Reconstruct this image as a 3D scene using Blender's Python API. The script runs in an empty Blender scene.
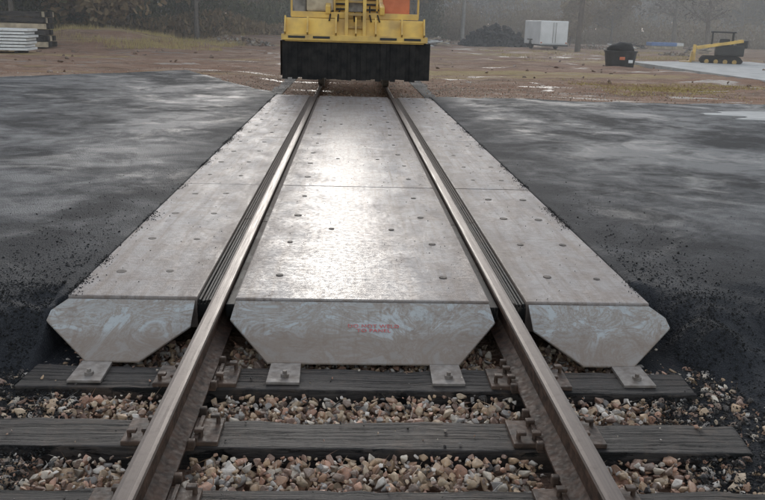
import bpy, math, random
import numpy as np
from mathutils import Vector, Matrix, noise as mnoise
import bmesh
random.seed(7); rng=np.random.default_rng(7)
SC=bpy.context.scene
def link(o,parent=None):
    SC.collection.objects.link(o)
    if parent: o.parent=parent
    return o
def empty(name,loc=(0,0,0),rz=0):
    o=bpy.data.objects.new(name,None); o.location=loc; o.rotation_euler=(0,0,rz); o.empty_display_size=.2
    return link(o)
# ---------------- noise helpers
def vnoise(x,y,seed=0):
    x=np.asarray(x,float); y=np.asarray(y,float)
    xi=np.floor(x); yi=np.floor(y); xf=x-xi; yf=y-yi
    def h(a,b):
        t=np.sin(a*127.1+b*311.7+seed*74.7)*43758.5453
        return t-np.floor(t)
    u=xf*xf*(3-2*xf); v=yf*yf*(3-2*yf)
    return (h(xi,yi)*(1-u)+h(xi+1,yi)*u)*(1-v)+(h(xi,yi+1)*(1-u)+h(xi+1,yi+1)*u)*v-.5
def fbm(x,y,seed=0,o=4):
    s=0;a=1
    for i in range(o):
        s=s+a*vnoise(x*2**i,y*2**i,seed+i*3.3); a*=.5
    return s
def ss(t): 
    t=np.clip(t,0,1); return t*t*(3-2*t)
# ---------------- material helpers
class NT:
    def __init__(s,name):
        s.m=bpy.data.materials.new(name); s.m.use_nodes=True; s.t=s.m.node_tree; s.n=s.t.nodes
        s.b=s.n['Principled BSDF']; s.tc=s.n.new('ShaderNodeTexCoord'); s.co=s.tc.outputs['Object']
    def lk(s,a,b): s.t.links.new(a,b)
    def mapping(s,scale=(1,1,1),rot=(0,0,0),src=None):
        m=s.n.new('ShaderNodeMapping'); m.inputs['Scale'].default_value=scale; m.inputs['Rotation'].default_value=rot
        s.lk(src or s.co,m.inputs[0]); return m.outputs[0]
    def noise(s,scale,detail=4,rough=.55,dist=0,src=None):
        t=s.n.new('ShaderNodeTexNoise'); t.inputs['Scale'].default_value=scale; t.inputs['Detail'].default_value=detail
        t.inputs['Roughness'].default_value=rough; t.inputs['Distortion'].default_value=dist
        s.lk(src or s.co,t.inputs['Vector']); return t.outputs[0]
    def voro(s,scale,feature='F1',src=None,out=0):
        t=s.n.new('ShaderNodeTexVoronoi'); t.feature=feature; t.inputs['Scale'].default_value=scale
        s.lk(src or s.co,t.inputs['Vector']); return t.outputs[out]
    def ramp(s,src,stops):
        r=s.n.new('ShaderNodeValToRGB'); e=r.color_ramp.elements
        while len(e)<len(stops): e.new(.5)
        for i,(p,c) in enumerate(stops):
            e[i].position=p; e[i].color=(c,c,c,1) if isinstance(c,(int,float)) else (*c,1)
        s.lk(src,r.inputs[0]); return r.outputs[0]
    def mix(s,f,a,b,mode='MIX'):
        m=s.n.new('ShaderNodeMix'); m.data_type='RGBA'; m.blend_type=mode
        for sock,v in ((m.inputs[0],f),(m.inputs[6],a),(m.inputs[7],b)):
            if isinstance(v,(int,float)): sock.default_value=v if sock is m.inputs[0] else (v,v,v,1)
            elif isinstance(v,tuple): sock.default_value=(*v,1)
            else: s.lk(v,sock)
        return m.outputs[2]
    def math(s,op,a,b=0,clamp=False):
        m=s.n.new('ShaderNodeMath'); m.operation=op; m.use_clamp=clamp
        for i,v in enumerate((a,b)):
            if isinstance(v,(int,float)): m.inputs[i].default_value=v
            else: s.lk(v,m.inputs[i])
        return m.outputs[0]
    def xyz(s):
        m=s.n.new('ShaderNodeSeparateXYZ'); s.lk(s.co,m.inputs[0]); return m.outputs
    def geo(s):
        g=s.n.new('ShaderNodeNewGeometry'); m=s.n.new('ShaderNodeSeparateXYZ'); s.lk(g.outputs['Position'],m.inputs[0]); return g.outputs['Position'],m.outputs
    def bump(s,h,strength=.4,dist=.01,prev=None):
        b=s.n.new('ShaderNodeBump'); b.inputs['Strength'].default_value=strength; b.inputs['Distance'].default_value=dist
        s.lk(h,b.inputs['Height'])
        if prev is not None: s.lk(prev,b.inputs['Normal'])
        return b.outputs[0]
    def done(s,col=None,rough=None,bump=None,metal=None,spec=None):
        for k,v in (('Base Color',col),('Roughness',rough),('Metallic',metal),('Normal',bump),('Specular IOR Level',spec)):
            if v is None: continue
            if isinstance(v,(int,float)): s.b.inputs[k].default_value=v
            elif isinstance(v,tuple): s.b.inputs[k].default_value=(*v,1)
            else: s.lk(v,s.b.inputs[k])
        return s.m
def simple(name,c1,c2,scale=6,r1=.4,r2=.7,bs=40,bst=.3,bd=.004,metal=0,detail=5,spec=None):
    t=NT(name); f=t.ramp(t.noise(scale,detail),[(.35,0),(.65,1)])
    return t.done(t.mix(f,c1,c2),t.ramp(t.noise(scale*2.3,3),[(.3,r1),(.7,r2)]),t.bump(t.noise(bs,4),bst,bd),metal,spec)
# ---------------- mesh helpers
def grid_mesh(name,xs,ys,zf,mat,parent=None,smooth=True):
    X,Y=np.meshgrid(xs,ys); Z=zf(X,Y); V=np.stack([X,Y,Z],-1).reshape(-1,3)
    nx,ny=len(xs),len(ys); i=np.arange(nx*ny).reshape(ny,nx)
    F=np.stack([i[:-1,:-1],i[:-1,1:],i[1:,1:],i[1:,:-1]],-1).reshape(-1,4)
    me=raw_mesh(name,V,F,smooth); me.materials.append(mat)
    return link(bpy.data.objects.new(name,me),parent)
def raw_mesh(name,V,F,smooth=False,col=None,midx=None):
    me=bpy.data.meshes.new(name); k=F.shape[1]
    me.vertices.add(len(V)); me.vertices.foreach_set('co',np.asarray(V,np.float32).ravel())
    me.loops.add(F.size); me.loops.foreach_set('vertex_index',F.astype(np.int32).ravel())
    me.polygons.add(len(F)); me.polygons.foreach_set('loop_start',np.arange(0,F.size,k,dtype=np.int32))
    if midx is not None: me.polygons.foreach_set('material_index',np.asarray(midx,np.int32))
    me.polygons.foreach_set('use_smooth',np.full(len(F),smooth))
    me.update(calc_edges=True)
    if col is not None:
        a=me.color_attributes.new('Col','FLOAT_COLOR','POINT')
        a.data.foreach_set('color',np.concatenate([col,np.ones((len(col),1))],1).astype(np.float32).ravel())
    me.validate(); return me
def bm_obj(name,bm,mats,parent=None,smooth=False,loc=(0,0,0),rot=(0,0,0)):
    me=bpy.data.meshes.new(name); bm.normal_update(); bm.to_mesh(me); bm.free()
    for m in (mats if isinstance(mats,(list,tuple)) else [mats]): me.materials.append(m)
    if smooth: 
        for p in me.polygons: p.use_smooth=True
    o=bpy.data.objects.new(name,me); o.location=loc; o.rotation_euler=rot; return link(o,parent)
def bbox(bm,c,s,bev=0,rot=None,mi=0):
    r=bmesh.ops.create_cube(bm,size=1); vs=r['verts']
    M=Matrix.Diagonal((*s,1)); R=rot.to_4x4() if rot is not None else Matrix.Identity(4)
    bmesh.ops.transform(bm,matrix=Matrix.Translation(c)@R@M,verts=vs)
    fs=set(f for v in vs for f in v.link_faces)
    for f in fs: f.material_index=mi
    if bev>0:
        es=list(set(e for v in vs for e in v.link_edges))
        rr=bmesh.ops.bevel(bm,geom=es,offset=bev,segments=2,affect='EDGES',profile=.6)
        for f in rr['faces']: f.material_index=mi
def box(name,c,s,mat,parent=None,bev=.01,rot=None):
    bm=bmesh.new(); bbox(bm,(0,0,0),s,bev,rot); return bm_obj(name,bm,mat,parent,loc=c)
def bcyl(bm,p0,p1,r0,r1=None,n=16,mi=0):
    p0=Vector(p0);p1=Vector(p1); d=p1-p0; r1=r0 if r1 is None else r1
    r=bmesh.ops.create_cone(bm,cap_ends=True,segments=n,radius1=r0,radius2=r1,depth=d.length)
    bmesh.ops.transform(bm,matrix=Matrix.Translation((p0+p1)/2)@d.to_track_quat('Z','Y').to_matrix().to_4x4(),verts=r['verts'])
    for f in set(f for v in r['verts'] for f in v.link_faces): f.material_index=mi
def cyl(name,p0,p1,r,mat,parent=None,r1=None,n=16):
    bm=bmesh.new(); bcyl(bm,p0,p1,r,r1,n); return bm_obj(name,bm,mat,parent)
def prism(bm,poly,z0f,z1f,mi=0):
    b=[bm.verts.new((x,y,z0f(x,y))) for x,y in poly]; t=[bm.verts.new((x,y,z1f(x,y))) for x,y in poly]
    fs=[bm.faces.new(t),bm.faces.new(b[::-1])]
    n=len(poly)
    for i in range(n): fs.append(bm.faces.new((b[i],b[(i+1)%n],t[(i+1)%n],t[i])))
    for f in fs: f.material_index=mi
    bmesh.ops.recalc_face_normals(bm,faces=fs)

# ================= MATERIALS =================
def m_concrete():
    t=NT('wet_concrete'); P,p=t.geo()
    big=t.noise(1.0,5,.6,.6,src=P); med=t.noise(4.5,7,.7,.5,src=P); fine=t.noise(120,3,src=P)
    col=t.ramp(big,[(.3,(.255,.225,.212)),(.5,(.315,.288,.277)),(.7,(.38,.355,.348))])
    col=t.mix(t.ramp(med,[(.46,0),(.66,.8)]),col,(.20,.15,.122))
    st=t.noise(3,6,.65,.3,src=t.mapping((6,.3,1),src=P))
    col=t.mix(t.ramp(st,[(.48,0),(.66,.75)]),col,(.195,.145,.115))
    col=t.mix(t.ramp(t.noise(300,2,src=P),[(.35,.5),(.6,0)]),col,(.13,.115,.11))
    col=t.mix(t.ramp(t.noise(13,5,.75,1.2,src=P),[(.58,0),(.67,.7)]),col,(.12,.10,.09))
    tr=t.noise(2.5,5,.6,1.5,src=t.mapping((1,2.6,1),(0,0,.6),src=P))
    col=t.mix(t.ramp(tr,[(.488,0),(.5,.6),(.514,0)]),col,(.14,.105,.085))
    ax=t.math('ABSOLUTE',p[0]); nse=t.math('MULTIPLY',t.math('SUBTRACT',t.noise(5,6,.7,src=P),.5),.35)
    e1=t.ramp(t.math('ADD',t.math('ABSOLUTE',t.math('SUBTRACT',ax,.77)),nse),[(.10,.7),(.24,0)])
    col=t.mix(e1,col,(.15,.115,.095))
    axo=t.math('ABSOLUTE',t.math('ADD',p[0],.12)); film=t.ramp(t.math('ADD',axo,t.math('MULTIPLY',t.math('SUBTRACT',t.noise(2.5,6,.7,.6,src=P),.5),1.0)),[(.10,1),(.5,0)])
    wet=t.ramp(t.noise(3,5,.65,.5,src=t.mapping((2.2,.6,1),src=P)),[(.3,.42),(.7,.64)])
    wet=t.mix(film,wet,.30)
    wet=t.mix(t.ramp(t.noise(30,4,.75,src=P),[(.42,0),(.72,.7)]),wet,.8)
    w=t.noise(1,2,.5,src=t.mapping((6,170,1),src=P))
    b=t.bump(w,.5,.004); b=t.bump(fine,.6,.003,b); b=t.bump(t.noise(18,4,.6,src=P),.25,.003,b)
    return t.done(col,wet,b,None,t.mix(film,.34,.56))
def m_asphalt():
    t=NT('asphalt'); x=t.xyz()
    big=t.noise(.35,5,.6,1.2); med=t.noise(2.2,7,.75,.4)
    f=t.math('ADD',t.math('MULTIPLY',big,.55),t.math('MULTIPLY',med,.45))
    dry=t.ramp(f,[(.43,0),(.57,1)])
    ax=t.math('ABSOLUTE',x[0]); nn=t.math('MULTIPLY',t.math('SUBTRACT',t.noise(1.1,6,.7,.8),.5),2.6)
    fr1=t.ramp(t.math('MULTIPLY',t.math('ADD',ax,nn),.25),[(.36,1),(.58,0)])
    fr2=t.ramp(t.math('MULTIPLY',t.math('ADD',x[1],nn),.1),[(.42,1),(.62,0)])
    fresh=t.math('MAXIMUM',fr1,fr2)
    dry=t.mix(t.math('MULTIPLY',fresh,.85),dry,.0)
    col=t.mix(dry,(.017,.018,.021),(.062,.067,.077))
    agg=t.voro(90); col=t.mix(t.ramp(t.noise(260,2),[(.5,0),(.70,.6)]),col,(.095,.095,.10))
    rough=t.mix(dry,.78,.52)
    pud=t.ramp(t.noise(.8,7,.68,1),[(.52,0),(.64,.7)]); pud=t.math('MULTIPLY',pud,t.math('SUBTRACT',1,t.math('MULTIPLY',fresh,.8)))
    rough=t.mix(pud,rough,.29)
    b=t.bump(agg,.9,.006); b=t.bump(t.noise(40,5,.7),.8,.01,b); b=t.bump(t.noise(7,5,.6),.25,.012,b)
    return t.done(col,rough,b,None,t.math('ADD',t.mix(dry,.16,.28),t.math('MULTIPLY',pud,.17)))
def m_ground():
    t=NT('dirt_ground'); x=t.xyz()
    big=t.noise(.16,6,.6,1); med=t.noise(1.3,6,.65,.6); 
    streak=t.noise(.5,6,.65,.8,src=t.mapping((.35,2.2,1),(0,0,.25)))
    col=t.ramp(med,[(.3,(.17,.105,.075)),(.5,(.30,.20,.145)),(.7,(.41,.31,.24))])
    col=t.mix(t.ramp(streak,[(.43,0),(.57,.75)]),col,(.255,.14,.09))
    col=t.mix(t.ramp(t.noise(.9,6,.7,1,src=t.mapping((.5,1.6,1))),[(.50,0),(.64,.7)]),col,(.12,.08,.06))
    col=t.mix(t.ramp(t.noise(38,3),[(.56,0),(.68,.5)]),col,(.46,.39,.33))
    gy=t.ramp(t.math('ADD',t.math('MULTIPLY',x[1],1/60),t.math('MULTIPLY',big,.6)),[(1.2,0),(1.35,1)])
    g2=t.ramp(t.noise(.22,6,.65,.8,src=t.mapping((.35,1.4,1))),[(.55,0),(.61,.85)])
    grass=t.mix(t.noise(3,4),(.24,.18,.08),(.48,.37,.19))
    far=t.ramp(t.math('MULTIPLY',x[1],1/60),[(.33,0),(.42,1)])
    g2=t.math('MULTIPLY',g2,far)
    col=t.mix(g2,col,grass); col=t.mix(gy,col,t.mix(med,(.2,.17,.08),(.38,.30,.15)))
    pud=t.ramp(t.noise(.45,4,.55,1.2,src=t.mapping((.6,1.5,1),(0,0,.35))),[(.60,0),(.63,1)])
    pud=t.math('MULTIPLY',pud,t.math('SUBTRACT',1,g2))
    rough=t.mix(pud,.85,.3)
    col=t.mix(pud,col,(.18,.125,.095))
    b=t.bump(t.noise(25,5,.7),.8,.03); b=t.bump(t.noise(3,5,.65),.9,.15,b)
    return t.done(col,rough,b,None,t.mix(pud,.12,.4))
def m_tie():
    t=NT('weathered_timber'); P,_=t.geo()
    g=t.noise(6,8,.7,.6,src=t.mapping((.7,14,6),src=P)); g2=t.noise(3,6,.65,.4,src=t.mapping((.5,22,4),src=P))
    col=t.ramp(g,[(.3,(.012,.010,.010)),(.5,(.036,.031,.029)),(.72,(.095,.080,.071))])
    col=t.mix(t.ramp(t.noise(3.5,6,.7,.5,src=P),[(.50,0),(.66,.65)]),col,(.090,.063,.046))
    col=t.mix(t.ramp(t.noise(14,5,.7,src=P),[(.54,0),(.66,.75)]),col,(.014,.013,.014))
    crack=t.ramp(g2,[(.40,0),(.45,1)]); col=t.mix(crack,(.004,.004,.004),col)
    b=t.bump(crack,1,.018); b=t.bump(g,.8,.014,b); b=t.bump(t.noise(20,4,.6,src=P),.4,.008,b)
    return t.done(col,t.ramp(g,[(.3,.45),(.7,.75)]),b,None,.32)
def m_ramp():
    t=NT('galvanized_ramp_steel')
    sw=t.noise(2.6,7,.62,2.6); sp=t.noise(60,3)
    col=t.ramp(t.noise(2.0,6,.65),[(.3,(.32,.335,.335)),(.7,(.40,.42,.42))])
    ring=t.ramp(sw,[(.41,0),(.47,.9),(.50,.25),(.56,.85),(.63,.1)])
    col=t.mix(ring,col,(.235,.185,.145))
    col=t.mix(t.ramp(t.noise(7,7,.78,.9),[(.52,0),(.66,.75)]),col,(.175,.13,.10))
    drip=t.noise(3,6,.7,.3,src=t.mapping((9,1.2,1))); col=t.mix(t.ramp(drip,[(.55,0),(.68,.6)]),col,(.19,.14,.105))
    sc=t.noise(8,5,.7,.3,src=t.mapping((1,7,1),(0,0,.5))); col=t.mix(t.ramp(sc,[(.60,0),(.66,.35)]),col,(.46,.47,.47))
    col=t.mix(t.ramp(sp,[(.58,0),(.72,.55)]),col,(.14,.12,.10))
    z=t.xyz()[2]
    edge=t.ramp(t.math('ADD',t.math('MULTIPLY',z,-6),t.math('MULTIPLY',sw,.6)),[(.75,0),(1.2,.7)])
    col=t.mix(edge,col,(.20,.15,.115))
    return t.done(col,t.ramp(sw,[(.35,.4),(.65,.7)]),t.bump(sp,.25,.002),.05)
def m_rail_side(): return simple('rusty_rail_steel',(.024,.014,.010),(.080,.045,.031),22,.55,.82,90,.25,.001,.0,spec=.3,detail=8)
def m_rail_top():
    t=NT('worn_rail_head'); st=t.noise(3,5,.6,.1,src=t.mapping((60,.8,1)))
    col=t.ramp(st,[(.3,(.05,.033,.026)),(.6,(.12,.093,.08))])
    col=t.mix(t.ramp(t.noise(22,5,.7),[(.5,0),(.7,.7)]),col,(.045,.027,.020))
    return t.done(col,t.ramp(st,[(.3,.36),(.7,.6)]),t.bump(t.noise(80,3),.2,.001),.28)
def m_stone(name='ballast_stone',r=(.42,.75),spec=.4,tint=.6):
    t=NT(name); a=t.n.new('ShaderNodeVertexColor'); a.layer_name='Col'
    col=a.outputs[0]
    if tint:
        col=t.mix(t.ramp(t.noise(55,5,.7),[(.35,.0),(.8,tint)]),col,(.13,.095,.075),'MIX')
        col=t.mix(t.ramp(t.noise(140,3),[(.55,0),(.7,.3)]),col,(.6,.55,.5))
    return t.done(col,t.ramp(t.noise(20,3),[(.3,r[0]),(.7,r[1])]),t.bump(t.noise(90,5,.7),.6,.004),None,spec)
def m_seal():
    t=NT('muddy_rail_seal'); P,p=t.geo()
    f=t.ramp(t.math('ADD',t.math('MULTIPLY',p[1],.07),t.noise(6,6,.7,.4,src=t.mapping((3,.7,1),src=P))),[(.80,0),(1.12,.9)])
    return t.done(t.mix(f,(.014,.014,.014),(.17,.14,.118)),t.mix(f,.6,.85),t.bump(t.noise(60,4),.3,.002),None,.15)
CONC=m_concrete(); ASPH=m_asphalt(); GRND=m_ground(); TIE=m_tie(); RAMP=m_ramp(); RS=m_rail_side(); RT=m_rail_top(); STONE=m_stone(); CRUMB=m_stone('asphalt_crumb',(.7,.9),.15,0); SEAL=m_seal()
RUB=simple('black_rubber',(.010,.010,.011),(.026,.024,.023),5,.6,.85,20,.4,.006,spec=.2,detail=8)
BLK=simple('black_paint',(.012,.012,.013),(.03,.03,.03),3,.4,.6,30,.2,.002)
HOLE_SHADE=simple('painted_recess_shade',(.03,.025,.022),(.11,.085,.07),30,.6,.85)
YEL=simple('yellow_machine_paint',(.80,.53,.13),(.50,.33,.12),2.5,.45,.7,20,.15,.002,detail=8)
YELD=simple('dirty_yellow_paint',(.5,.32,.08),(.28,.19,.1),4,.5,.8,20,.3,.004)
ORG=simple('orange_red_paint',(.6,.17,.07),(.45,.12,.05),3,.35,.6)
GRY=simple('grey_machine_steel',(.28,.26,.24),(.13,.12,.11),5,.4,.7,20,.3,.003,.2)
BEI=simple('mud_beige_paint',(.5,.42,.3),(.3,.24,.17),4,.5,.8)
WHT=simple('white_trailer_paint',(.8,.81,.82),(.66,.67,.67),1.2,.35,.55)
GLS=simple('dark_cab_glass',(.02,.025,.03),(.03,.035,.04),2,.08,.15,5,.02,.001)
WOOD=simple('utility_pole_wood',(.06,.045,.038),(.11,.085,.065),4,.7,.9,30,.6,.01)
BARK=simple('tree_bark',(.09,.075,.065),(.17,.145,.125),4,.8,.95,20,.6,.02)
CSLAB=simple('pale_concrete_and_glare',(.27,.27,.27),(.42,.42,.41),1.5,.5,.75,30,.3,.004,detail=8)
BLUE=simple('blue_tarp',(.04,.13,.38),(.1,.22,.5),3,.4,.6)
RUST=simple('rusty_fittings',(.035,.023,.017),(.11,.068,.047),20,.5,.8,80,.4,.003,.0)
TAB=simple('tab_steel',(.25,.225,.205),(.13,.105,.088),18,.5,.75,80,.3,.003,.1)

# ================= GROUND =================
def axis(segs):
    out=[]
    for a,b,s in segs: out+=list(np.arange(a,b-1e-6,s))
    return np.array(out+[segs[-1][1]])
gx=axis([(-420,-60,20),(-60,-20,1.5),(-20,20,.25),(20,60,1.5),(60,420,20)])
gy=axis([(-120,-10,10),(-10,0,.5),(0,45,.25),(45,110,1.5),(110,600,20)])
def gz(X,Y):
    z=-.03+.0*X
    far=ss((Y-17)/4)
    z=z+far*(.12*fbm(X*.25,Y*.35,3)+.07*fbm(X*1.1,Y*1.6,5))-.02*far
    r=np.sin((Y*.9+X*.25)*2.1+2*fbm(X*.1,Y*.1,9))
    z=z-far*.05*ss(r*.8)*(np.abs(X)>2.5)
    z=z+.75*np.exp(-((X+13)/5)**2-((Y-43)/3.2)**2)+.5*np.exp(-((X+7)/6)**2-((Y-56)/4)**2)
    pit=(1-ss((Y-3.6)/.5))*(1-ss((np.abs(X)-3)/1.2)); z=z*(1-pit)-.285*pit
    under=(np.abs(X)<2.3)&(Y>=3.0)&(Y<5.6)|(np.abs(X)<1.5)&(Y>=3.6)&(Y<16.2); z=np.where(under,-.30,z)
    tr=(1-ss((np.abs(X)-1.6)/1.0))*ss((Y-16)/.3); z=z*(1-tr)+tr*(-.13)
    return z
grid_mesh('ground',gx,gy,gz,GRND)
def fb(x,side):
    if side>0: return 16.45+.35*fbm(x*.6,x*0,2)
    a=np.interp(-x,[1.5,2.2,4.6,8,12,60],[16.3,17.6,23.2,18.6,17.6,17.5]); return a+.4*fbm(x*.7,x*0,4)
def az(side):
    def f(X,Y):
        ax=np.abs(X); n=fbm(X*3,Y*3,11)
        shift=.85*(1-ss((ax-1.56)/.30))
        near=ss((Y-3.0-shift-.5*fbm(X*1.3,X*0+side,8)-.3*fbm(X*4,Y*4,18))/(1.2-.7*shift))
        near=np.where((ax<1.56)&(Y<4.0),np.minimum(near,.0),near)
        z=-.235*(1-near)+.004+.010*fbm(X*.9,Y*.7,7)+.008*n*(1-.6*near)
        z=z-.2*ss((1.532-ax)/.03)*ss((Y-3.9)/.1)
        z=z-.12*ss((1.45-ax)/.3)*(1-ss((Y-3.6)/.4))
        z=z-.12*ss((Y-fb(X,side)+.3*n)/.6)
        return z
    return f
xs=axis([(1.15,1.7,.02),(1.7,8,.08),(8,16,.25),(16,60,2)])
ys=axis([(2.4,5,.025),(5,17,.09),(17,25,.12)])
road=empty('asphalt_road')
o=grid_mesh('asphalt_right',xs,ys,az(1),ASPH,road)
grid_mesh('asphalt_left',-xs[::-1],ys,az(-1),ASPH,road)
bm=bmesh.new(); prism(bm,[(12.4,-20),(19.5,-20),(20,41),(12.6,37.5)],lambda x,y:-.2,lambda x,y:.05); bm_obj('concrete_side_road',bm,CSLAB)
bm=bmesh.new(); pts=[]
for i in range(60):
    a=i/60*math.tau; rr=1+.18*math.sin(3*a+1)+.12*math.sin(7*a)+.05*math.sin(17*a)
    pts.append((8.3+2.1*rr*math.cos(a),14.0+.8*rr*math.sin(a)))
prism(bm,pts,lambda x,y:-.02,lambda x,y:.014); bm_obj('painted_glare_patch',bm,CSLAB)  # pale concrete colour paints the puddle glare on the wet asphalt

# ================= TRACK =================
track=empty('railroad_track')
TIES=[3.43,2.91,2.40,1.89,1.38,.87,.36,-.15,-.66,-1.17,-1.68,-2.19]+[16.6+.52*i for i in range(30)]
for y in TIES:
    bm=bmesh.new(); L=3.05 if y<16 else 2.7
    bbox(bm,(0,0,0),(L,.228,.17),.008)
    bmesh.ops.subdivide_edges(bm,edges=[e for e in bm.edges if e.calc_length()>1],cuts=44)
    for v in bm.verts:
        if abs(v.co.y)>.09 or v.co.z>.05:
            q=mnoise.noise(Vector((v.co.x*3,y*7,v.co.y*9)))*.016+mnoise.noise(Vector((v.co.x*14,y*7,v.co.y*19)))*.007
            v.co.y+=q*(1 if v.co.y>0 else -1); v.co.z+=q*.5
            if abs(v.co.x)>L/2-.03: v.co.x+=mnoise.noise(Vector((v.co.y*30,y,v.co.z*30)))*.03
    dz=-.275 if y<16 else -.27
    bm_obj('tie',bm,TIE,track,loc=(random.uniform(-.03,.03),y,dz),rot=(0,0,random.uniform(-.014,.014)))
prof=[(.070,-.168),(.070,-.158),(.030,-.143),(.0095,-.128),(.0085,-.052),(.018,-.040),(.034,-.034),(.0355,-.010),(.031,-.003),(.018,0)]
prof=[(-x,z) for x,z in prof][::1]+[(x,z) for x,z in prof[::-1]]
for sx in (-1,1):
    bm=bmesh.new(); yy=[-6,0,4,10,16,30,60]; rings=[]
    for y in yy: rings.append([bm.verts.new((x+sx*.7525,y,z)) for x,z in prof])
    n=len(prof)
    for a,b in zip(rings[:-1],rings[1:]):
        for i in range(n):
            f=bm.faces.new((a[i],a[(i+1)%n],b[(i+1)%n],b[i]))
            zs=[prof[i][1],prof[(i+1)%n][1]]; f.material_index=1 if min(zs)>=-.0105 else 0
    bm.faces.new(rings[0]); bm.faces.new(rings[-1]); bmesh.ops.recalc_face_normals(bm,faces=bm.faces)
    bm_obj('rail',bm,[RS,RT],track)
bm=bmesh.new()
for y in TIES:
    if y>17.5: continue
    for sx in (-1,1):
        cx=sx*.76
        bbox(bm,(cx,y,-.181),(.37,.195,.02),.004)
        bbox(bm,(cx-.084,y,-.165),(.016,.19,.018),.003); bbox(bm,(cx+.1,y,-.165),(.016,.19,.018),.003)
        for ddx,ddy in ((-.1,.05),(.115,-.05),(-.16,-.055),(.165,.06),(-.098,-.06)):
            h=random.uniform(.0,.012)
            bcyl(bm,(cx+ddx,y+ddy,-.18),(cx+ddx,y+ddy,-.152+h),.009,n=8)
            bbox(bm,(cx+ddx*.93,y+ddy,-.150+h),(.036,.028,.014),.004)
        for sy in (-1,1):
            bbox(bm,(sx*.7525,y+sy*.135,-.176),(.19,.022,.016),.003)
            for q in (-1,1): bbox(bm,(sx*.7525+q*.085,y+sy*.135,-.158),(.03,.026,.034),.006)
bm_obj('tie_plates_and_spikes',bm,RUST,track)

# ================= CROSSING PANELS =================
cross=empty('rail_crossing_panels')
YF,YE=4.0,16.1; joints=[4.0,7.03,10.06,13.09,16.1]
for name,x0,x1 in (('gauge_panel',-.665,.665),('field_panel_a',-1.522,-.862),('field_panel_b',.862,1.522)):
    for j in range(4):
        a,b=joints[j]+.005,joints[j+1]-.005
        bm=bmesh.new(); bbox(bm,((x0+x1)/2,(a+b)/2,-.085),(x1-x0,b-a,.17),.007)
        me=bm_obj(name,bm,CONC,cross)
        me.location.z=random.uniform(-.002,.003)
bm=bmesh.new()
for j in range(4):
    a=joints[j]
    for k in range(4):
        y=a+.42+k*.73
        for x in (-.46,.46,-1.08,-1.36,1.08,1.36):
            xr=x+random.uniform(-.02,.02); yr=y+random.uniform(-.03,.03); bcyl(bm,(xr,yr,-.01),(xr,yr,.0042),random.uniform(.018,.029),n=18)
    for x in (-.2,.22): bcyl(bm,(x,a+1.5,-.01),(x,a+1.5,.0042),.02,n=14)
bm_obj('lag_bolt_shade_discs',bm,HOLE_SHADE,cross)  # flat dark discs on the panels, shade of the bolt holes painted as colour
bm=bmesh.new()
for sx in (-1,1):
    y=YF
    while y<YE-.05:
        L=min(1.82,YE-y)
        n=4
        for i in range(n):
            w=.0130; x=.7915+i*.0172+w/2
            h=-.008-.010*math.sin(math.pi*(i+.5)/n)+random.uniform(-.002,.002)
            bbox(bm,(sx*x,y+L/2,h-.035),(w,L-.012,.07),.004)
        bbox(bm,(sx*.826,y+L/2,-.07),(.068,L-.004,.07),0)
        bbox(bm,(sx*.691,y+L/2,-.07),(.050,L-.006,.07),.006)
        y+=L
bm_obj('rubber_rail_seal',bm,SEAL,cross)
def zt(x,y): return .0+(y-4.0)*(.168/.43)
def ramp_plate(name,poly):
    bm=bmesh.new(); prism(bm,poly,lambda x,y:zt(x,y)-.012,lambda x,y:zt(x,y)-.002)
    bmesh.ops.bevel(bm,geom=list(bm.edges),offset=.002,segments=1,affect='EDGES'); 
    o=bm_obj(name,bm,RAMP,cross)
G=[(-.66,3.985),(-.672,3.85),(-.46,3.57),(.46,3.57),(.672,3.85),(.66,3.985)]
Fl=[(-1.515,3.985),(-1.575,3.90),(-1.575,3.83),(-1.31,3.57),(-1.06,3.57),(-.86,3.80),(-.87,3.985)]
ramp_plate('gauge_end_ramp',G); ramp_plate('field_end_ramp_a',Fl); ramp_plate('field_end_ramp_b',[(-x,y) for x,y in Fl][::-1])
bm=bmesh.new()
for x in (-.5,-.2,.2,.5,-1.4,-1.2,-.97,1.4,1.2,.97):
    vs=[bm.verts.new(p) for p in ((x-.004,3.99,-.015),(x-.004,3.99,-.18),(x-.004,3.66,-.15),(x+.004,3.99,-.015),(x+.004,3.99,-.18),(x+.004,3.66,-.15))]
    bm.faces.new(vs[:3]); bm.faces.new(vs[3:][::-1]); 
    for a,b in ((0,1),(1,2),(2,0)): bm.faces.new((vs[a],vs[b],vs[b+3],vs[a+3]))
bm_obj('ramp_ribs',bm,RUST,cross)
for x in (-1.255,-.37,.385,1.27):
    bm=bmesh.new()
    prism(bm,[(x-.075,3.365),(x+.075,3.365),(x+.07,3.58),(x-.07,3.58)],lambda X,Y:-.188,lambda X,Y:-.176+ (0.02*(Y-3.4)))
    bcyl(bm,(x+.005,3.43,-.18),(x+.005,3.43,-.162),.021,n=6); bcyl(bm,(x+.005,3.43,-.17),(x+.005,3.43,-.148),.010,n=8)
    bm_obj('ramp_tab',bm,TAB,cross)
REDM=NT('red_stencil_paint'); REDM=REDM.done(REDM.mix(REDM.ramp(REDM.noise(60,4),[(.48,0),(.66,.7)]),(.46,.07,.065),(.33,.30,.28)),.6)
cu=bpy.data.curves.new('stencil','FONT'); cu.body='DO NOT WELD\nTO PANEL'; cu.size=.034; cu.offset=.0006; cu.align_x='CENTER'; cu.space_line=.95; cu.space_character=1.1
to=bpy.data.objects.new('stencil_c',cu); SC.collection.objects.link(to); bpy.context.view_layer.update()
me=bpy.data.meshes.new_from_object(to.evaluated_get(bpy.context.evaluated_depsgraph_get())); bpy.data.objects.remove(to)
me.materials.append(REDM); st=bpy.data.objects.new('stencil_lettering',me); link(st,cross)
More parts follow.
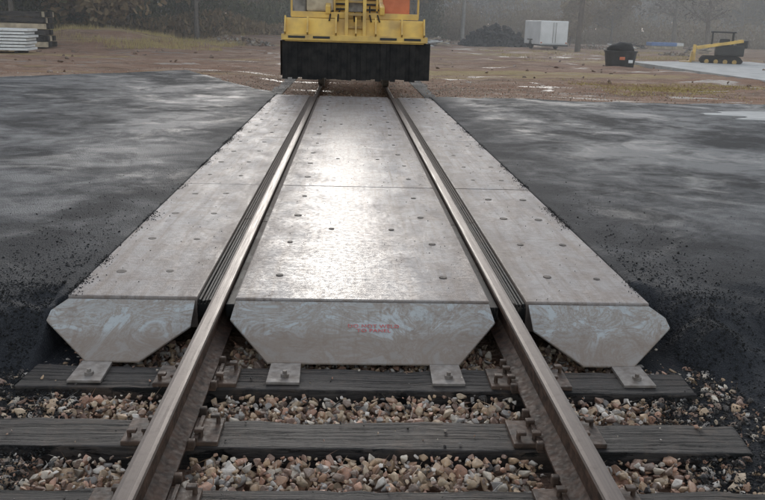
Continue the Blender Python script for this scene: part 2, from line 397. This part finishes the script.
ysn=3.80; st.location=(.05,ysn,zt(0,ysn)+.0015); st.rotation_euler=(math.atan(.168/.43),0,0)

# ================= STONES =================
def variant(npts,rg,flat=.7,bev=.1):
    p=rg.normal(size=(npts,3)); p/=np.linalg.norm(p,axis=1)[:,None]; p*=rg.uniform(.8,1.0,(npts,1))
    p*=np.array([1,rg.uniform(.6,.95),flat*rg.uniform(.7,1.1)])
    bm=bmesh.new(); vs=[bm.verts.new(q) for q in p]; r=bmesh.ops.convex_hull(bm,input=vs)
    bmesh.ops.delete(bm,geom=[v for v in bm.verts if not v.link_faces],context='VERTS')
    if bev: bmesh.ops.bevel(bm,geom=list(bm.edges),offset=bev,segments=1,affect='EDGES')
    bmesh.ops.triangulate(bm,faces=bm.faces); bm.verts.ensure_lookup_table()
    V=np.array([v.co[:] for v in bm.verts]); F=np.array([[v.index for v in f.verts] for f in bm.faces]); bm.free(); return V,F
VAR=[variant(random.randint(8,12),rng,bev=.07) for _ in range(26)]
VARS=[variant(8,rng,bev=0) for _ in range(10)]
def scatter(name,P,S,C,variants,parent=None,tilt=.6,mat=None):
    Vs=[];Fs=[];Cs=[];off=0; N=len(P); which=rng.integers(0,len(variants),N)
    for k,(V,F) in enumerate(variants):
        idx=np.where(which==k)[0]; m=len(idx)
        if not m: continue
        a=rng.uniform(0,math.tau,m); b=rng.normal(0,tilt,m); c=rng.normal(0,tilt,m)
        ca,sa,cb,sb,cc,sc=np.cos(a),np.sin(a),np.cos(b),np.sin(b),np.cos(c),np.sin(c)
        Rz=np.zeros((m,3,3));Rz[:,0,0]=ca;Rz[:,0,1]=-sa;Rz[:,1,0]=sa;Rz[:,1,1]=ca;Rz[:,2,2]=1
        Rx=np.zeros((m,3,3));Rx[:,1,1]=cb;Rx[:,1,2]=-sb;Rx[:,2,1]=sb;Rx[:,2,2]=cb;Rx[:,0,0]=1
        Ry=np.zeros((m,3,3));Ry[:,0,0]=cc;Ry[:,0,2]=sc;Ry[:,2,0]=-sc;Ry[:,2,2]=cc;Ry[:,1,1]=1
        R=Rx@Ry@Rz
        W=np.einsum('mij,vj->mvi',R,V)*S[idx][:,None,None]+P[idx][:,None,:]
        nv=len(V); Vs.append(W.reshape(-1,3)); Cs.append(np.repeat(C[idx],nv,axis=0))
        Fs.append((F[None]+(np.arange(m)*nv)[:,None,None]+off).reshape(-1,3)); off+=m*nv
    me=raw_mesh(name,np.concatenate(Vs),np.concatenate(Fs),False,np.concatenate(Cs)); me.materials.append(mat or STONE)
    return link(bpy.data.objects.new(name,me),parent)
PAL=np.array([(.50,.34,.21),(.58,.44,.30),(.66,.57,.46),(.42,.25,.16),(.55,.31,.21),(.30,.19,.14),(.36,.33,.30),(.72,.65,.57),(.24,.17,.13),(.52,.37,.24)])
def cols(n,dark=None):
    c=PAL[rng.integers(0,len(PAL),n)]*rng.uniform(.75,1.2,(n,1))
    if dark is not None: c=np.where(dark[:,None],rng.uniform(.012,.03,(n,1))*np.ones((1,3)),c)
    return c
def jgrid(x0,x1,y0,y1,s):
    X,Y=np.meshgrid(np.arange(x0,x1,s),np.arange(y0,y1,s)); X=X.ravel()+rng.uniform(-.5,.5,X.size)*s; Y=Y.ravel()+rng.uniform(-.5,.5,Y.size)*s
    return X,Y
PP=[];SS=[]
tie_arr=np.array([t for t in TIES if t<16])
for layer,(s,zb,sz,pr) in enumerate([(.042,-.262,.030,1),(.040,-.236,.028,1),(.046,-.218,.028,.8),(.03,-.216,.015,.5)]):
    X,Y=jgrid(-2.9,2.9,.7,3.98,s)
    d=np.min(np.abs(Y[:,None]-tie_arr[None]),axis=1)
    S=sz*rng.uniform(.55,1.35,len(X))*np.where(rng.random(len(X))<.08,1.3,1)
    ok=~((d<.114+S*.6)&(np.abs(X)<1.53+S))
    dr=np.abs(np.abs(X)-.7525); ok&=~((dr<.075+S*.5)); ok&=rng.random(len(X))<pr
    Z=zb+.014*fbm(X*3,Y*3,21)+rng.uniform(-.006,.006,len(X))
    Z-=.03*ss((Y-3.5)/.3)
    PP.append(np.stack([X,Y,Z],1)[ok]); SS.append(S[ok])
P=np.concatenate(PP); S=np.concatenate(SS)
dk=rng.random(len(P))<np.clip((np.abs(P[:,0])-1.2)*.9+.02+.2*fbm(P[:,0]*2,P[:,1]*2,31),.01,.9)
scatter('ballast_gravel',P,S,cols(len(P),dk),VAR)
n=420; X=rng.uniform(-1.5,1.5,n); Y=rng.choice(tie_arr,n)+rng.uniform(-.11,.11,n); S=rng.uniform(.003,.011,n)*np.where(rng.random(n)<.06,1.8,1)
ok=np.abs(np.abs(X)-.7525)>.1; P=np.stack([X,Y,np.full(n,-.186)+S*.3],1)[ok]
scatter('gravel_chips',P,S[ok],cols(len(P),rng.random(len(P))<.5),VAR)
PP=[];SS=[]
for sx in (-1,1):
    n=15000; X=sx*(1.12+np.abs(rng.normal(0,.6,n))+.1); Y=rng.uniform(2.0 if sx>0 else 2.5,4.2,n); q=rng.random(n)<.3; Y=np.where(q,3.6+rng.exponential(.8,n),Y)
    S=rng.uniform(.002,.008,n)*np.where(rng.random(n)<.05,1.8,1)
    zz=az(sx)(X,Y); Z=np.maximum(zz,-.205)+S*.2
    ok=~((np.abs(X)<1.6)&(Y>3.52)); PP.append(np.stack([X,Y,Z],1)[ok]); SS.append(S[ok])
    n=5200; X=sx*(1.532+rng.normal(0,.014,n)-np.abs(rng.exponential(.018,n))); Y=4+12.1*rng.random(n)**1.1
    cl=fbm(Y*2.6,Y*0+sx,41); ok=rng.random(n)<np.clip(.25+cl*1.6,.02,1)
    S=rng.uniform(.003,.008,n); Z=np.full(n,.004)+S*.1
    PP.append(np.stack([X,Y,Z],1)[ok]); SS.append(S[ok])
n=900; X=rng.uniform(-1.5,1.5,n); Y=4+12*rng.random(n); S=rng.uniform(.002,.006,n); ok=(np.abs(X)<.64)|(np.abs(X)>.91)
PP.append(np.stack([X,Y,.004+S*.3],1)[ok]); SS.append(S[ok])
P=np.concatenate(PP); S=np.concatenate(SS); c=rng.uniform(.010,.030,(len(P),1))*np.ones((1,3))
scatter('asphalt_crumbs',P,S,c,VARS,mat=CRUMB)
n=8000; X=rng.normal(0,4.5,n); Y=16.2+np.abs(rng.normal(0,4,n)); S=rng.uniform(.008,.028,n)
ok=(Y>np.where(X<0,fb(X,-1),fb(X,1))-.2)&(np.abs(X)<12); Z=gz(X,Y)+S*.3
scatter('roadside_gravel',np.stack([X,Y,Z],1)[ok],S[ok],cols(ok.sum())*.8,VARS)
n=900; X=rng.uniform(-22,26,n); Y=rng.uniform(21,58,n); S=rng.uniform(.04,.14,n); Z=gz(X,Y)+S*.2
ok=rng.random(n)<np.clip(.3+1.5*fbm(X*.3,Y*.3,71),0,1)
scatter('dirt_clods',np.stack([X,Y,Z],1)[ok],S[ok],rng.uniform(.4,1,(ok.sum(),1))*np.array([[.25,.155,.105]]),VAR)

# ================= RAIL MAINTENANCE MACHINE =================
mc=empty('rail_maintenance_machine')
bm=bmesh.new()
w=.1; x=-1.46; i=0
while x<1.46:
    y=16.95+(.012 if i%2 else 0)+random.uniform(-.006,.006)
    bl=.27+random.uniform(-.03,.02); bbox(bm,(x+w/2,y,(1.02+bl)/2),(w*1.12,.012,1.02-bl),0); x+=w; i+=1
for sx in (-1,1):
    y=17.0
    while y<18.0:
        bbox(bm,(sx*1.5,y+.05,.66),(.012,.11,.7),0); y+=.1
bm_obj('rubber_curtain',bm,RUB,mc)
def hull(bm,a,b):
    va=[bm.verts.new(p) for p in a]; vb=[bm.verts.new(p) for p in b]; n=len(a)
    fs=[bm.faces.new(va[::-1]),bm.faces.new(vb)]
    for i in range(n): fs.append(bm.faces.new((va[i],va[(i+1)%n],vb[(i+1)%n],vb[i])))
    bmesh.ops.recalc_face_normals(bm,faces=fs)
bm=bmesh.new()
pr=[(16.92,1.0),(16.92,1.10),(17.12,1.46),(17.9,1.46),(18.05,1.1),(18.05,1.0)]
hull(bm,[(-1.42,y,z) for y,z in pr],[(1.42,y,z) for y,z in pr])
bmesh.ops.bevel(bm,geom=list(bm.edges),offset=.015,segments=2,affect='EDGES'); bm_obj('broom_hood',bm,YEL,mc)
box('hood_lip',(0,16.905,1.085),(2.96,.05,.12),YEL,mc)
for x in (-1.40,-.95,-.38,.02,.42,.95,1.40):
    box('hood_rib',(x,17.0,1.27),(.035,.30,.36),YEL,mc,.006,Matrix.Rotation(-.5,3,'X'))
for x in (-1.17,-.67,.68,1.17): box('hood_slot',(x,16.874,1.09),(.34,.02,.045),BLK,mc,.004)
box('top_beam',(0,17.25,1.53),(2.6,.12,.12),YEL,mc)
for x in (-.55,.55): box('lift_arm',(x,17.6,1.75),(.1,1.0,.16),YEL,mc,.02,Matrix.Rotation(.25,3,'X'))
box('centre_bracket_l',(-.17,17.02,1.5),(.07,.2,.9),YEL,mc); box('centre_bracket_r',(.19,17.02,1.5),(.07,.2,.9),YEL,mc)
for z in (1.3,1.55,1.8): box('bracket_bar',(.01,17.0,z),(.34,.06,.05),YELD,mc)
box('valve_block',(0,17.3,1.75),(.36,.3,.3),GRY,mc,.02); box('hydraulic_tank',(-.72,17.7,1.82),(.55,.7,.45),BEI,mc,.04)
box('orange_panel',(.85,17.6,1.86),(.55,.5,.62),ORG,mc,.03)
box('fuel_tank',(-1.15,17.9,1.75),(.3,.8,.4),GRY,mc,.04)
for x in (-1.3,-.42,.45,1.3): cyl('hand_rail',(x,17.35,1.5),(x,17.35,2.45),.022,YEL,mc)
cyl('hand_rail_bar',(-1.3,17.35,2.45),(-.42,17.35,2.45),.022,YEL,mc); cyl('hand_rail_bar',(.45,17.35,2.45),(1.3,17.35,2.45),.022,YEL,mc)
bm=bmesh.new()
for k in range(7):
    p=[Vector((-.5+.16*k,17.2,1.55)),Vector((-.52+.17*k,17.05,1.42)),Vector((-.45+.15*k,17.3,1.62+.05*(k%3)))]
    bcyl(bm,p[0],p[1],.016,n=8); bcyl(bm,p[0],p[2],.016,n=8)
bm_obj('hydraulic_hoses',bm,BLK,mc)
box('chassis',(0,20.6,.95),(1.5,6.6,.35),YEL,mc,.03); box('deck',(0,20.2,1.18),(2.7,5.0,.06),YELD,mc)
box('engine_hood',(0,19.6,1.75),(1.6,2.3,1.05),YEL,mc,.06)
for k in range(6): box('hood_louvre',(0,18.43,1.45+.11*k),(1.1,.03,.04),BLK,mc,.004)
box('cab_body',(0,22.0,1.75),(2.3,1.7,1.1),YEL,mc,.05)
for sx in (-1,1):
    for y in (21.2,22.8): box('cab_post',(sx*1.09,y,2.7),(.1,.1,.85),YEL,mc)
box('cab_glass',(0,22,2.7),(2.16,1.6,.84),GLS,mc); box('cab_roof',(0,22,3.18),(2.45,1.9,.12),YEL,mc,.03)
cyl('exhaust',(.5,20.3,2.2),(.5,20.3,3.0),.05,BLK,mc)
for y in (18.9,22.6):
    for sx in (-1,1):
        bm=bmesh.new(); bcyl(bm,(sx*.68,y,.36),(sx*.80,y,.36),.36,n=32); bcyl(bm,(sx*.66,y,.36),(sx*.69,y,.36),.39,n=32); bcyl(bm,(sx*.8,y,.36),(sx*.88,y,.36),.1,n=16); bm_obj('rail_wheel',bm,GRY,mc)
    cyl('axle',(-.7,y,.36),(.7,y,.36),.06,GRY,mc)
bm=bmesh.new()
bcyl(bm,(-1.3,17.5,.62),(1.3,17.5,.62),.3,n=24); bm_obj('broom_drum',bm,BLK,mc)
for k in range(4): box('step',(1.28,21.0,.35+.24*k),(.3,.5,.03),YELD,mc,.005)

# ================= BACKGROUND OBJECTS =================
def G0(x,y): return float(gz(np.array([float(x)]),np.array([float(y)]))[0])
t=empty('cargo_trailer',(14.0,57.5,G0(14,57.5)),.12)
box('body',(0,1.6,1.12),(2.0,3.4,1.6),WHT,t,.06); box('frame',(0,1.4,.28),(1.9,3.6,.1),BLK,t)
for sx in (-1,1):
    box('door',(sx*.47,-.115,1.12),(.9,.02,1.44),WHT,t,.01); cyl('lock_bar',(sx*.1,-.15,.45),(sx*.1,-.15,1.8),.015,GRY,t)
    cyl('wheel',(sx*.82,1.9,.3),(sx*1.0,1.9,.3),.3,RUB,t,n=24); box('tail_light',(sx*.9,-.12,.45),(.1,.03,.1),ORG,t)
    box('fender',(sx*1.03,1.9,.64),(.12,.9,.06),BLK,t)
cyl('tongue',(0,3.3,.3),(0,4.5,.3),.05,BLK,t)
def pole(x,y,h,r,lean,mat=WOOD,arm=True):
    e=empty('utility_pole',(x,y,-.2)); cyl('shaft',(0,0,0),(lean*h,0,h),r,mat,e,r*.7,14)
    if arm:
        box('crossarm',(lean*(h-.8),-.16,h-.8),(2.2,.1,.12),mat,e)
        for k in (-1,-.4,.4,1): cyl('insulator',(lean*(h-.8)+k,-.16,h-.74),(lean*(h-.8)+k,-.16,h-.55),.045,GRY,e)
pole(15.0,54.8,9.5,.19,.02); pole(9.6,72,10,.17,.004,simple('pale_pole_wood',(.2,.19,.18),(.28,.27,.26),5,.8,.9))
def pile(x,y,rx,ry,h,n,s0,s1,col,mat=None):
    r=np.sqrt(rng.random(n)); a=rng.uniform(0,math.tau,n); X=x+rx*r*np.cos(a); Y=y+ry*r*np.sin(a); Z=gz(X,Y)+rng.uniform(.1,1,n)*h*(1-r**1.5)*(1+.3*fbm(X*.8,Y*.8,3))
    scatter('debris_pile',np.stack([X,Y,Z],1),rng.uniform(s0,s1,n),col(n),VAR,mat=mat)
dkc=lambda n:rng.uniform(.015,.05,(n,1))*np.array([[1,1,1.05]])
pile(10.9,63,2.7,1.6,1.75,900,.1,.38,dkc,CRUMB)
pile(6.6,66,1.8,1.2,.6,260,.08,.22,lambda n:cols(n)*.6)
pile(22.4,67,1.6,1.0,.7,160,.1,.25,dkc,CRUMB)
pile(18.2,62,1.5,.8,.5,160,.06,.2,lambda n:cols(n)*.5)
pile(-6.5,49,2.2,1.0,.6,260,.08,.22,lambda n:cols(n)*.5)
pile(20.5,52,1.2,.7,.35,120,.06,.16,lambda n:cols(n)*.4)
def lumber(x,y,n,mats):
    bm=bmesh.new()
    for k in range(n):
        bbox(bm,(random.uniform(-.8,.8),random.uniform(-.5,.5),.06+random.random()*.35),(random.uniform(.8,2.2),.14,.05),0,Matrix.Rotation(random.uniform(-1.2,1.2),3,'Z')@Matrix.Rotation(random.uniform(-.25,.25),3,'Y'),random.randrange(len(mats)))
    bm_obj('scrap_lumber',bm,mats,loc=(x,y,G0(x,y)))
lumber(6.0,60,14,[WHT,BEI,WOOD]); lumber(20.5,60,14,[BEI,WOOD,WHT]); lumber(24,57,10,[BEI,WOOD]); lumber(16.3,67,12,[WHT,GRY,BEI])
t=empty('trash_bin',(11.2,34.3,G0(11.2,34.3)))
bm=bmesh.new(); bcyl(bm,(0,0,0),(0,0,.66),.56,.66,n=28); bcyl(bm,(0,0,.66),(0,0,.72),.69,n=28)
bm_obj('tub',bm,BLK,t)
bm=bmesh.new(); bmesh.ops.create_icosphere(bm,subdivisions=3,radius=.5)
for v in bm.verts:
    q=1+.22*mnoise.noise(v.co*3.2); v.co=Vector((v.co.x*q*1.15,v.co.y*q*1.1,v.co.z*q*.6))
bm_obj('bag',bm,RUB,t,True,loc=(0.02,0,.76)); box('label',(-.12,-.635,.42),(.22,.03,.12),ORG,t,.01); box('label_white',(.25,-.60,.3),(.18,.03,.12),WHT,t,.01)
t=empty('pallet_stack',(26.3,69,G0(26.3,69)))
for k in range(3): box('pallet',(-.9+.9*k,0,.18),(.85,1.1,.28),BEI,t,.02)
box('tarp',(-.3,0,.42),(2.2,1.25,.3),BLUE,t,.06); box('white_box',(1.15,0,.42),(.6,.8,.25),WHT,t,.03)
t=empty('compact_track_loader',(17.3,38.4,G0(17.3,38.4)),math.radians(68))
for sx in (-1,1):
    bm=bmesh.new(); pr=[(-.75,.0),(.7,.0),(.95,.2),(.8,.42),(-.8,.42),(-.98,.2)]
    hull(bm,[(sx*.58-.14,y,z) for y,z in pr],[(sx*.58+.14,y,z) for y,z in pr]); bmesh.ops.bevel(bm,geom=list(bm.edges),offset=.03,segments=2,affect='EDGES')
    bm_obj('track',bm,RUB,t)
    for k in range(4): cyl('roller',(sx*.73,-.6+.4*k,.18),(sx*.75,-.6+.4*k,.18),.1,YELD,t)
    box('loader_arm',(sx*.62,.1,.95),(.12,2.0,.14),YEL,t,.02,Matrix.Rotation(-.18,3,'X')); box('arm_drop',(sx*.62,1.18,.55),(.12,.14,.7),YEL,t,.02)
box('body',(0,-.35,.68),(.98,1.25,.5),BLK,t,.05); box('engine_cover',(0,-.85,.98),(.95,.5,.35),BLK,t,.05)
for sx in (-1,1):
    for y in (-.45,.45): box('cab_post',(sx*.4,y,1.2),(.06,.06,.6),BLK,t)
box('cab_roof',(0,0,1.5),(.95,1.1,.07),BLK,t,.02); box('seat',(0,-.1,1.0),(.45,.45,.4),BLK,t,.05)
bm=bmesh.new(); pr=[(1.25,.05),(1.75,.05),(1.8,.12),(1.35,.15),(1.3,.6),(1.22,.6)]
hull(bm,[(-.8,y,z) for y,z in pr],[(.8,y,z) for y,z in pr]); bm_obj('bucket',bm,YELD,t)
t=empty('pale_panel_stack',(-14.3,31.8,G0(-14.3,31.8)),.12)
for x in (-1.8,0,1.8): box('bearer',(x,0,.05),(.12,1.6,.12),TIE,t)
for k in range(7):
    bm=bmesh.new(); dx=random.uniform(-.08,.08)
    bbox(bm,(dx,0,.17+.115*k),(4.4,1.5,.085),.01)
    for j in range(22): bbox(bm,(dx-2.1+.2*j,-.76,.17+.115*k),(.05,.03,.07),.004)
    bm_obj('panel',bm,WHT,t)
t=empty('timber_stack',(-15.5,37,G0(-15.5,37)))
for k in range(6):
    for j in range(5): box('timber',(random.uniform(-.1,.1),-.6+.28*j,.12+.25*k),(4.6,.24,.22),TIE if (k+j)%3 else BEI,t,.01)

# ================= TREES =================
def leafmat(name,c1,c2):
    t=NT(name); c=t.mix(t.ramp(t.noise(.9,4),[(.35,0),(.65,1)]),c1,c2); c=t.mix(t.ramp(t.noise(7,2),[(.4,0),(.6,.5)]),c,tuple(v*1.5 for v in c1))
    return t.done(c,.9,None,None,.1)
LG=leafmat('olive_leaves',(.08,.08,.042),(.14,.13,.07)); LB=leafmat('brown_leaves',(.17,.115,.068),(.25,.19,.105)); TW=leafmat('bare_twigs',(.14,.12,.11),(.19,.17,.155))
def tube(V,F,p0,p1,r0,r1,n=6):
    d=(p1-p0).normalized(); a=d.cross(Vector((.3,.2,.9))).normalized(); b=d.cross(a); o=len(V)
    for p,r in ((p0,r0),(p1,r1)):
        for i in range(n):
            t=i/n*math.tau; V.append(p+a*math.cos(t)*r+b*math.sin(t)*r)
    for i in range(n): F.append((o+i,o+(i+1)%n,o+n+(i+1)%n,o+n+i))
def tree_mesh(name,H,leafmt,dens,seed,lsize=.16):
    rd=random.Random(seed); V=[];F=[]; tips=[]
    def grow(p,d,L,r,lv):
        q=p
        for s in range(3):
            d=(d+Vector((rd.uniform(-1,1),rd.uniform(-1,1),rd.uniform(-.3,.6)))*.16).normalized(); q2=q+d*L/3; r2=r*.82
            tube(V,F,q,q2,r,r2,6 if lv<2 else 4); 
            if lv>=1: tips.append((q2,lv))
            if lv<4 and (s>0 or lv>0):
                for k in range(2 if lv<3 else 3):
                    nd=(d*.55+Vector((rd.uniform(-1,1),rd.uniform(-1,1),rd.uniform(-.25,.7)))).normalized()
                    grow(q2,nd,L*rd.uniform(.5,.72),r2*.55,lv+1)
            q=q2;r=r2
    p=Vector((0,0,-.3)); d=Vector((0,0,1)); r=H*.018
    segs=7
    for s in range(segs):
        d=(d+Vector((rd.uniform(-1,1),rd.uniform(-1,1),.6))*.08).normalized(); q=p+d*H*.8/segs; tube(V,F,p,q,r,r*.85,8)
        if s>=1:
            for k in range(2):
                a=rd.uniform(0,math.tau); nd=Vector((math.cos(a),math.sin(a),rd.uniform(.15,.8))).normalized()
                grow(q,nd,H*rd.uniform(.2,.32)*(1-.07*s),r*.45,2)
        p=q; r*=.85
    grow(p,d,H*.22,r,2)
    nb=len(F); V=np.array([v[:] for v in V]); F=np.array(F)
    T=np.array([t[0][:] for t in tips]); n=int(len(T)*dens)
    c=T[rng.integers(0,len(T),n)]+rng.normal(0,.35,(n,3))
    u=rng.normal(size=(n,3)); u/=np.linalg.norm(u,axis=1)[:,None]; w=np.cross(u,rng.normal(size=(n,3))); w/=np.linalg.norm(w,axis=1)[:,None]
    s=lsize*rng.uniform(.5,1.3,(n,1)); Q=np.stack([c-u*s-w*s*.6,c+u*s-w*s*.5,c+u*s+w*s*.6,c-u*s+w*s*.5],1).reshape(-1,3)
    FQ=np.arange(4*n).reshape(-1,4)+len(V)
    me=raw_mesh(name,np.concatenate([V,Q]),np.concatenate([F,FQ]),False,midx=np.r_[np.zeros(nb),np.ones(n)])
    me.materials.append(BARK); me.materials.append(leafmt); print(name,len(F),n); return me
TM=[tree_mesh('t1',9,LG,6,1),tree_mesh('t2',11,LB,3,2),tree_mesh('t3',12,TW,1.2,3,.10),tree_mesh('t4',7,LB,4,4)]
def place(k,x,y,s=1):
    o=bpy.data.objects.new('autumn_tree',TM[k]); o.location=(x,y,G0(x,y)); o.rotation_euler=(0,0,random.uniform(0,6.28)); o.scale=(s,s,s*random.uniform(.9,1.1)); link(o)
rt=random.Random(5)
for x in np.arange(-48,62,4.0):
    for row in range(2):
        X=x+rt.uniform(-1.5,1.5)
        base=54 if X<-12 else (70 if X<6 else 95)
        Y=base+row*9+rt.uniform(-3,4); Xs=X*(Y/60)
        k=rt.choice([0,1,1,3]) if X<-12 else (rt.choice([1,2,1,3]) if X<8 else rt.choice([2,2,1,2,3]))
        place(k,Xs,Y,rt.uniform(.8,1.2))
for x,y,k,s in ((-17.5,44,0,1.1),(-13.5,47,3,1.1),(-20,48,1,1.1),(-9.5,52,1,.9),(26,60,2,.9),(33,58,2,.9),(29,74,2,1.1),(19,72,3,.6),(24,76,1,.7)): place(k,x,y,s)
def brush(name,path,n,hh,mat,depth=3,sz=1,pw=1.3):
    path=np.array(path,float); t=rng.random(n)*(len(path)-1); i=t.astype(int); f=(t-i)[:,None]; c=path[i]*(1-f)+path[np.minimum(i+1,len(path)-1)]*f
    X=c[:,0]+rng.normal(0,.5,n); Y=c[:,1]+rng.uniform(-1,1,n)*depth; H=hh*(.6+.9*(fbm(X*.35/sz,Y*.2,51)+.4)); Z=gz(X,Y)+np.maximum(H,.2)*rng.random(n)**pw
    u=rng.normal(size=(n,3))*np.array([.5,.5,1.3]); u/=np.linalg.norm(u,axis=1)[:,None]; w=np.cross(u,rng.normal(size=(n,3))); w/=np.linalg.norm(w,axis=1)[:,None]
    s=rng.uniform(.05,.17,(n,1))*sz; C=np.stack([X,Y,Z],1); Q=np.stack([C-u*s-w*s*.4,C+u*s*1.2,C+u*s*.3+w*s*.5,C-u*s+w*s*.3],1).reshape(-1,3)
    me=raw_mesh(name,Q,np.arange(4*n).reshape(-1,4),False); me.materials.append(mat); link(bpy.data.objects.new(name,me))
brush('undergrowth',[(-60,48),(-30,48),(-18,50),(-9,58),(0,68),(8,78)],50000,3.0,LG)
brush('undergrowth',[(-60,52),(-22,51),(-9,62),(0,73),(12,88),(30,90),(80,88)],60000,3.2,LB)
brush('undergrowth',[(-30,45),(-18,47),(-9,54),(0,64)],14000,1.3,LB,1.5)
brush('undergrowth',[(4,84),(20,86),(45,84),(90,85)],40000,2.2,LB)
brush('distant_tree_line',[(-190,150),(-60,135),(20,140),(110,140),(220,150)],140000,13,TW,10,5,.8)
GRS=leafmat('straw_grass',(.40,.31,.15),(.33,.28,.12))
def grass(name,n,xf,yf,h0=.04,h1=.12):
    X=xf(n);Y=yf(n); ok=rng.random(n)<np.clip(.2+1.8*fbm(X*.5,Y*.8,61),0,1); X=X[ok];Y=Y[ok];n=len(X)
    Z=gz(X,Y); a=rng.uniform(0,math.tau,n); h=rng.uniform(h0,h1,n); w=.010; L=np.stack([np.cos(a)*w,np.sin(a)*w,a*0],1); B=np.stack([X,Y,Z],1)
    T=B+np.stack([rng.normal(0,.05,n),rng.normal(0,.05,n),h],1); V=np.stack([B-L,B+L,T],1).reshape(-1,3)
    me=raw_mesh(name,V,np.arange(3*n).reshape(-1,3),False); me.materials.append(GRS); link(bpy.data.objects.new(name,me))
grass('dry_grass',16000,lambda n:rng.uniform(6,12.2,n),lambda n:rng.normal(21,1.2,n),.02,.06)
grass('dry_grass',60000,lambda n:rng.uniform(-20,-6,n),lambda n:rng.uniform(38,56,n),.06,.3)
grass('dry_grass',30000,lambda n:rng.uniform(8,24,n),lambda n:rng.uniform(38,58,n))
# ================= MIST =================
MV=bpy.data.materials.new('mist'); MV.use_nodes=True; nt=MV.node_tree; nt.nodes.remove(nt.nodes['Principled BSDF'])
vs=nt.nodes.new('ShaderNodeVolumeScatter'); vs.inputs['Density'].default_value=.0058; vs.inputs['Anisotropy'].default_value=.2; vs.inputs['Color'].default_value=(.99,.98,.97,1)
nt.links.new(vs.outputs[0],nt.nodes['Material Output'].inputs['Volume'])
box('morning_mist',(0,112,7),(500,180,16.6),MV,None,0)

# ================= LIGHT / CAMERA =================
EL,AZ=math.radians(13.5),math.radians(-3)
w=bpy.data.worlds.new('World'); SC.world=w; w.use_nodes=True; nt=w.node_tree
sk=nt.nodes.new('ShaderNodeTexSky'); sk.sky_type='NISHITA'; sk.sun_disc=False; sk.sun_elevation=EL; sk.sun_rotation=AZ; sk.dust_density=1.5; sk.air_density=1.5; sk.ozone_density=1.5
hs=nt.nodes.new('ShaderNodeHueSaturation'); hs.inputs['Saturation'].default_value=.35; hs.inputs['Value'].default_value=2.15
tm=nt.nodes.new('ShaderNodeMix'); tm.data_type='RGBA'; tm.blend_type='MULTIPLY'; tm.inputs[0].default_value=1; tm.inputs[7].default_value=(.98,.99,1.03,1)
nt.links.new(sk.outputs[0],hs.inputs['Color']); nt.links.new(hs.outputs[0],tm.inputs[6]); nt.links.new(tm.outputs[2],nt.nodes['Background'].inputs[0]); nt.nodes['Background'].inputs[1].default_value=.15
L=bpy.data.lights.new('sun','SUN'); L.energy=.9; L.angle=math.radians(10); L.color=(1,.96,.90)
so=bpy.data.objects.new('sun',L); SC.collection.objects.link(so)
sd=Vector((math.sin(AZ)*math.cos(EL),math.cos(AZ)*math.cos(EL),math.sin(EL))); so.rotation_euler=sd.to_track_quat('Z','Y').to_euler()
cam=bpy.data.cameras.new('camera'); co=bpy.data.objects.new('camera',cam); SC.collection.objects.link(co)
pi_,ya,ro,f=.273,.046,.029,808.3
r=Vector((math.cos(ya),-math.sin(ya),0)); fh=Vector((math.sin(ya),math.cos(ya),0)); up0=Vector((0,0,1))
fw=fh*math.cos(pi_)-up0*math.sin(pi_); up=fh*math.sin(pi_)+up0*math.cos(pi_)
r2=r*math.cos(ro)+up*math.sin(ro); u2=up*math.cos(ro)-r*math.sin(ro)
M=Matrix((r2,u2,-fw)).transposed().to_4x4(); M.translation=(-.091,0,1.394); co.matrix_world=M
cam.sensor_width=36; cam.lens=36*f/765; cam.clip_start=.05; cam.clip_end=2000
SC.camera=co
SC.view_settings.view_transform='Standard'; SC.view_settings.look='None'; SC.view_settings.exposure=0
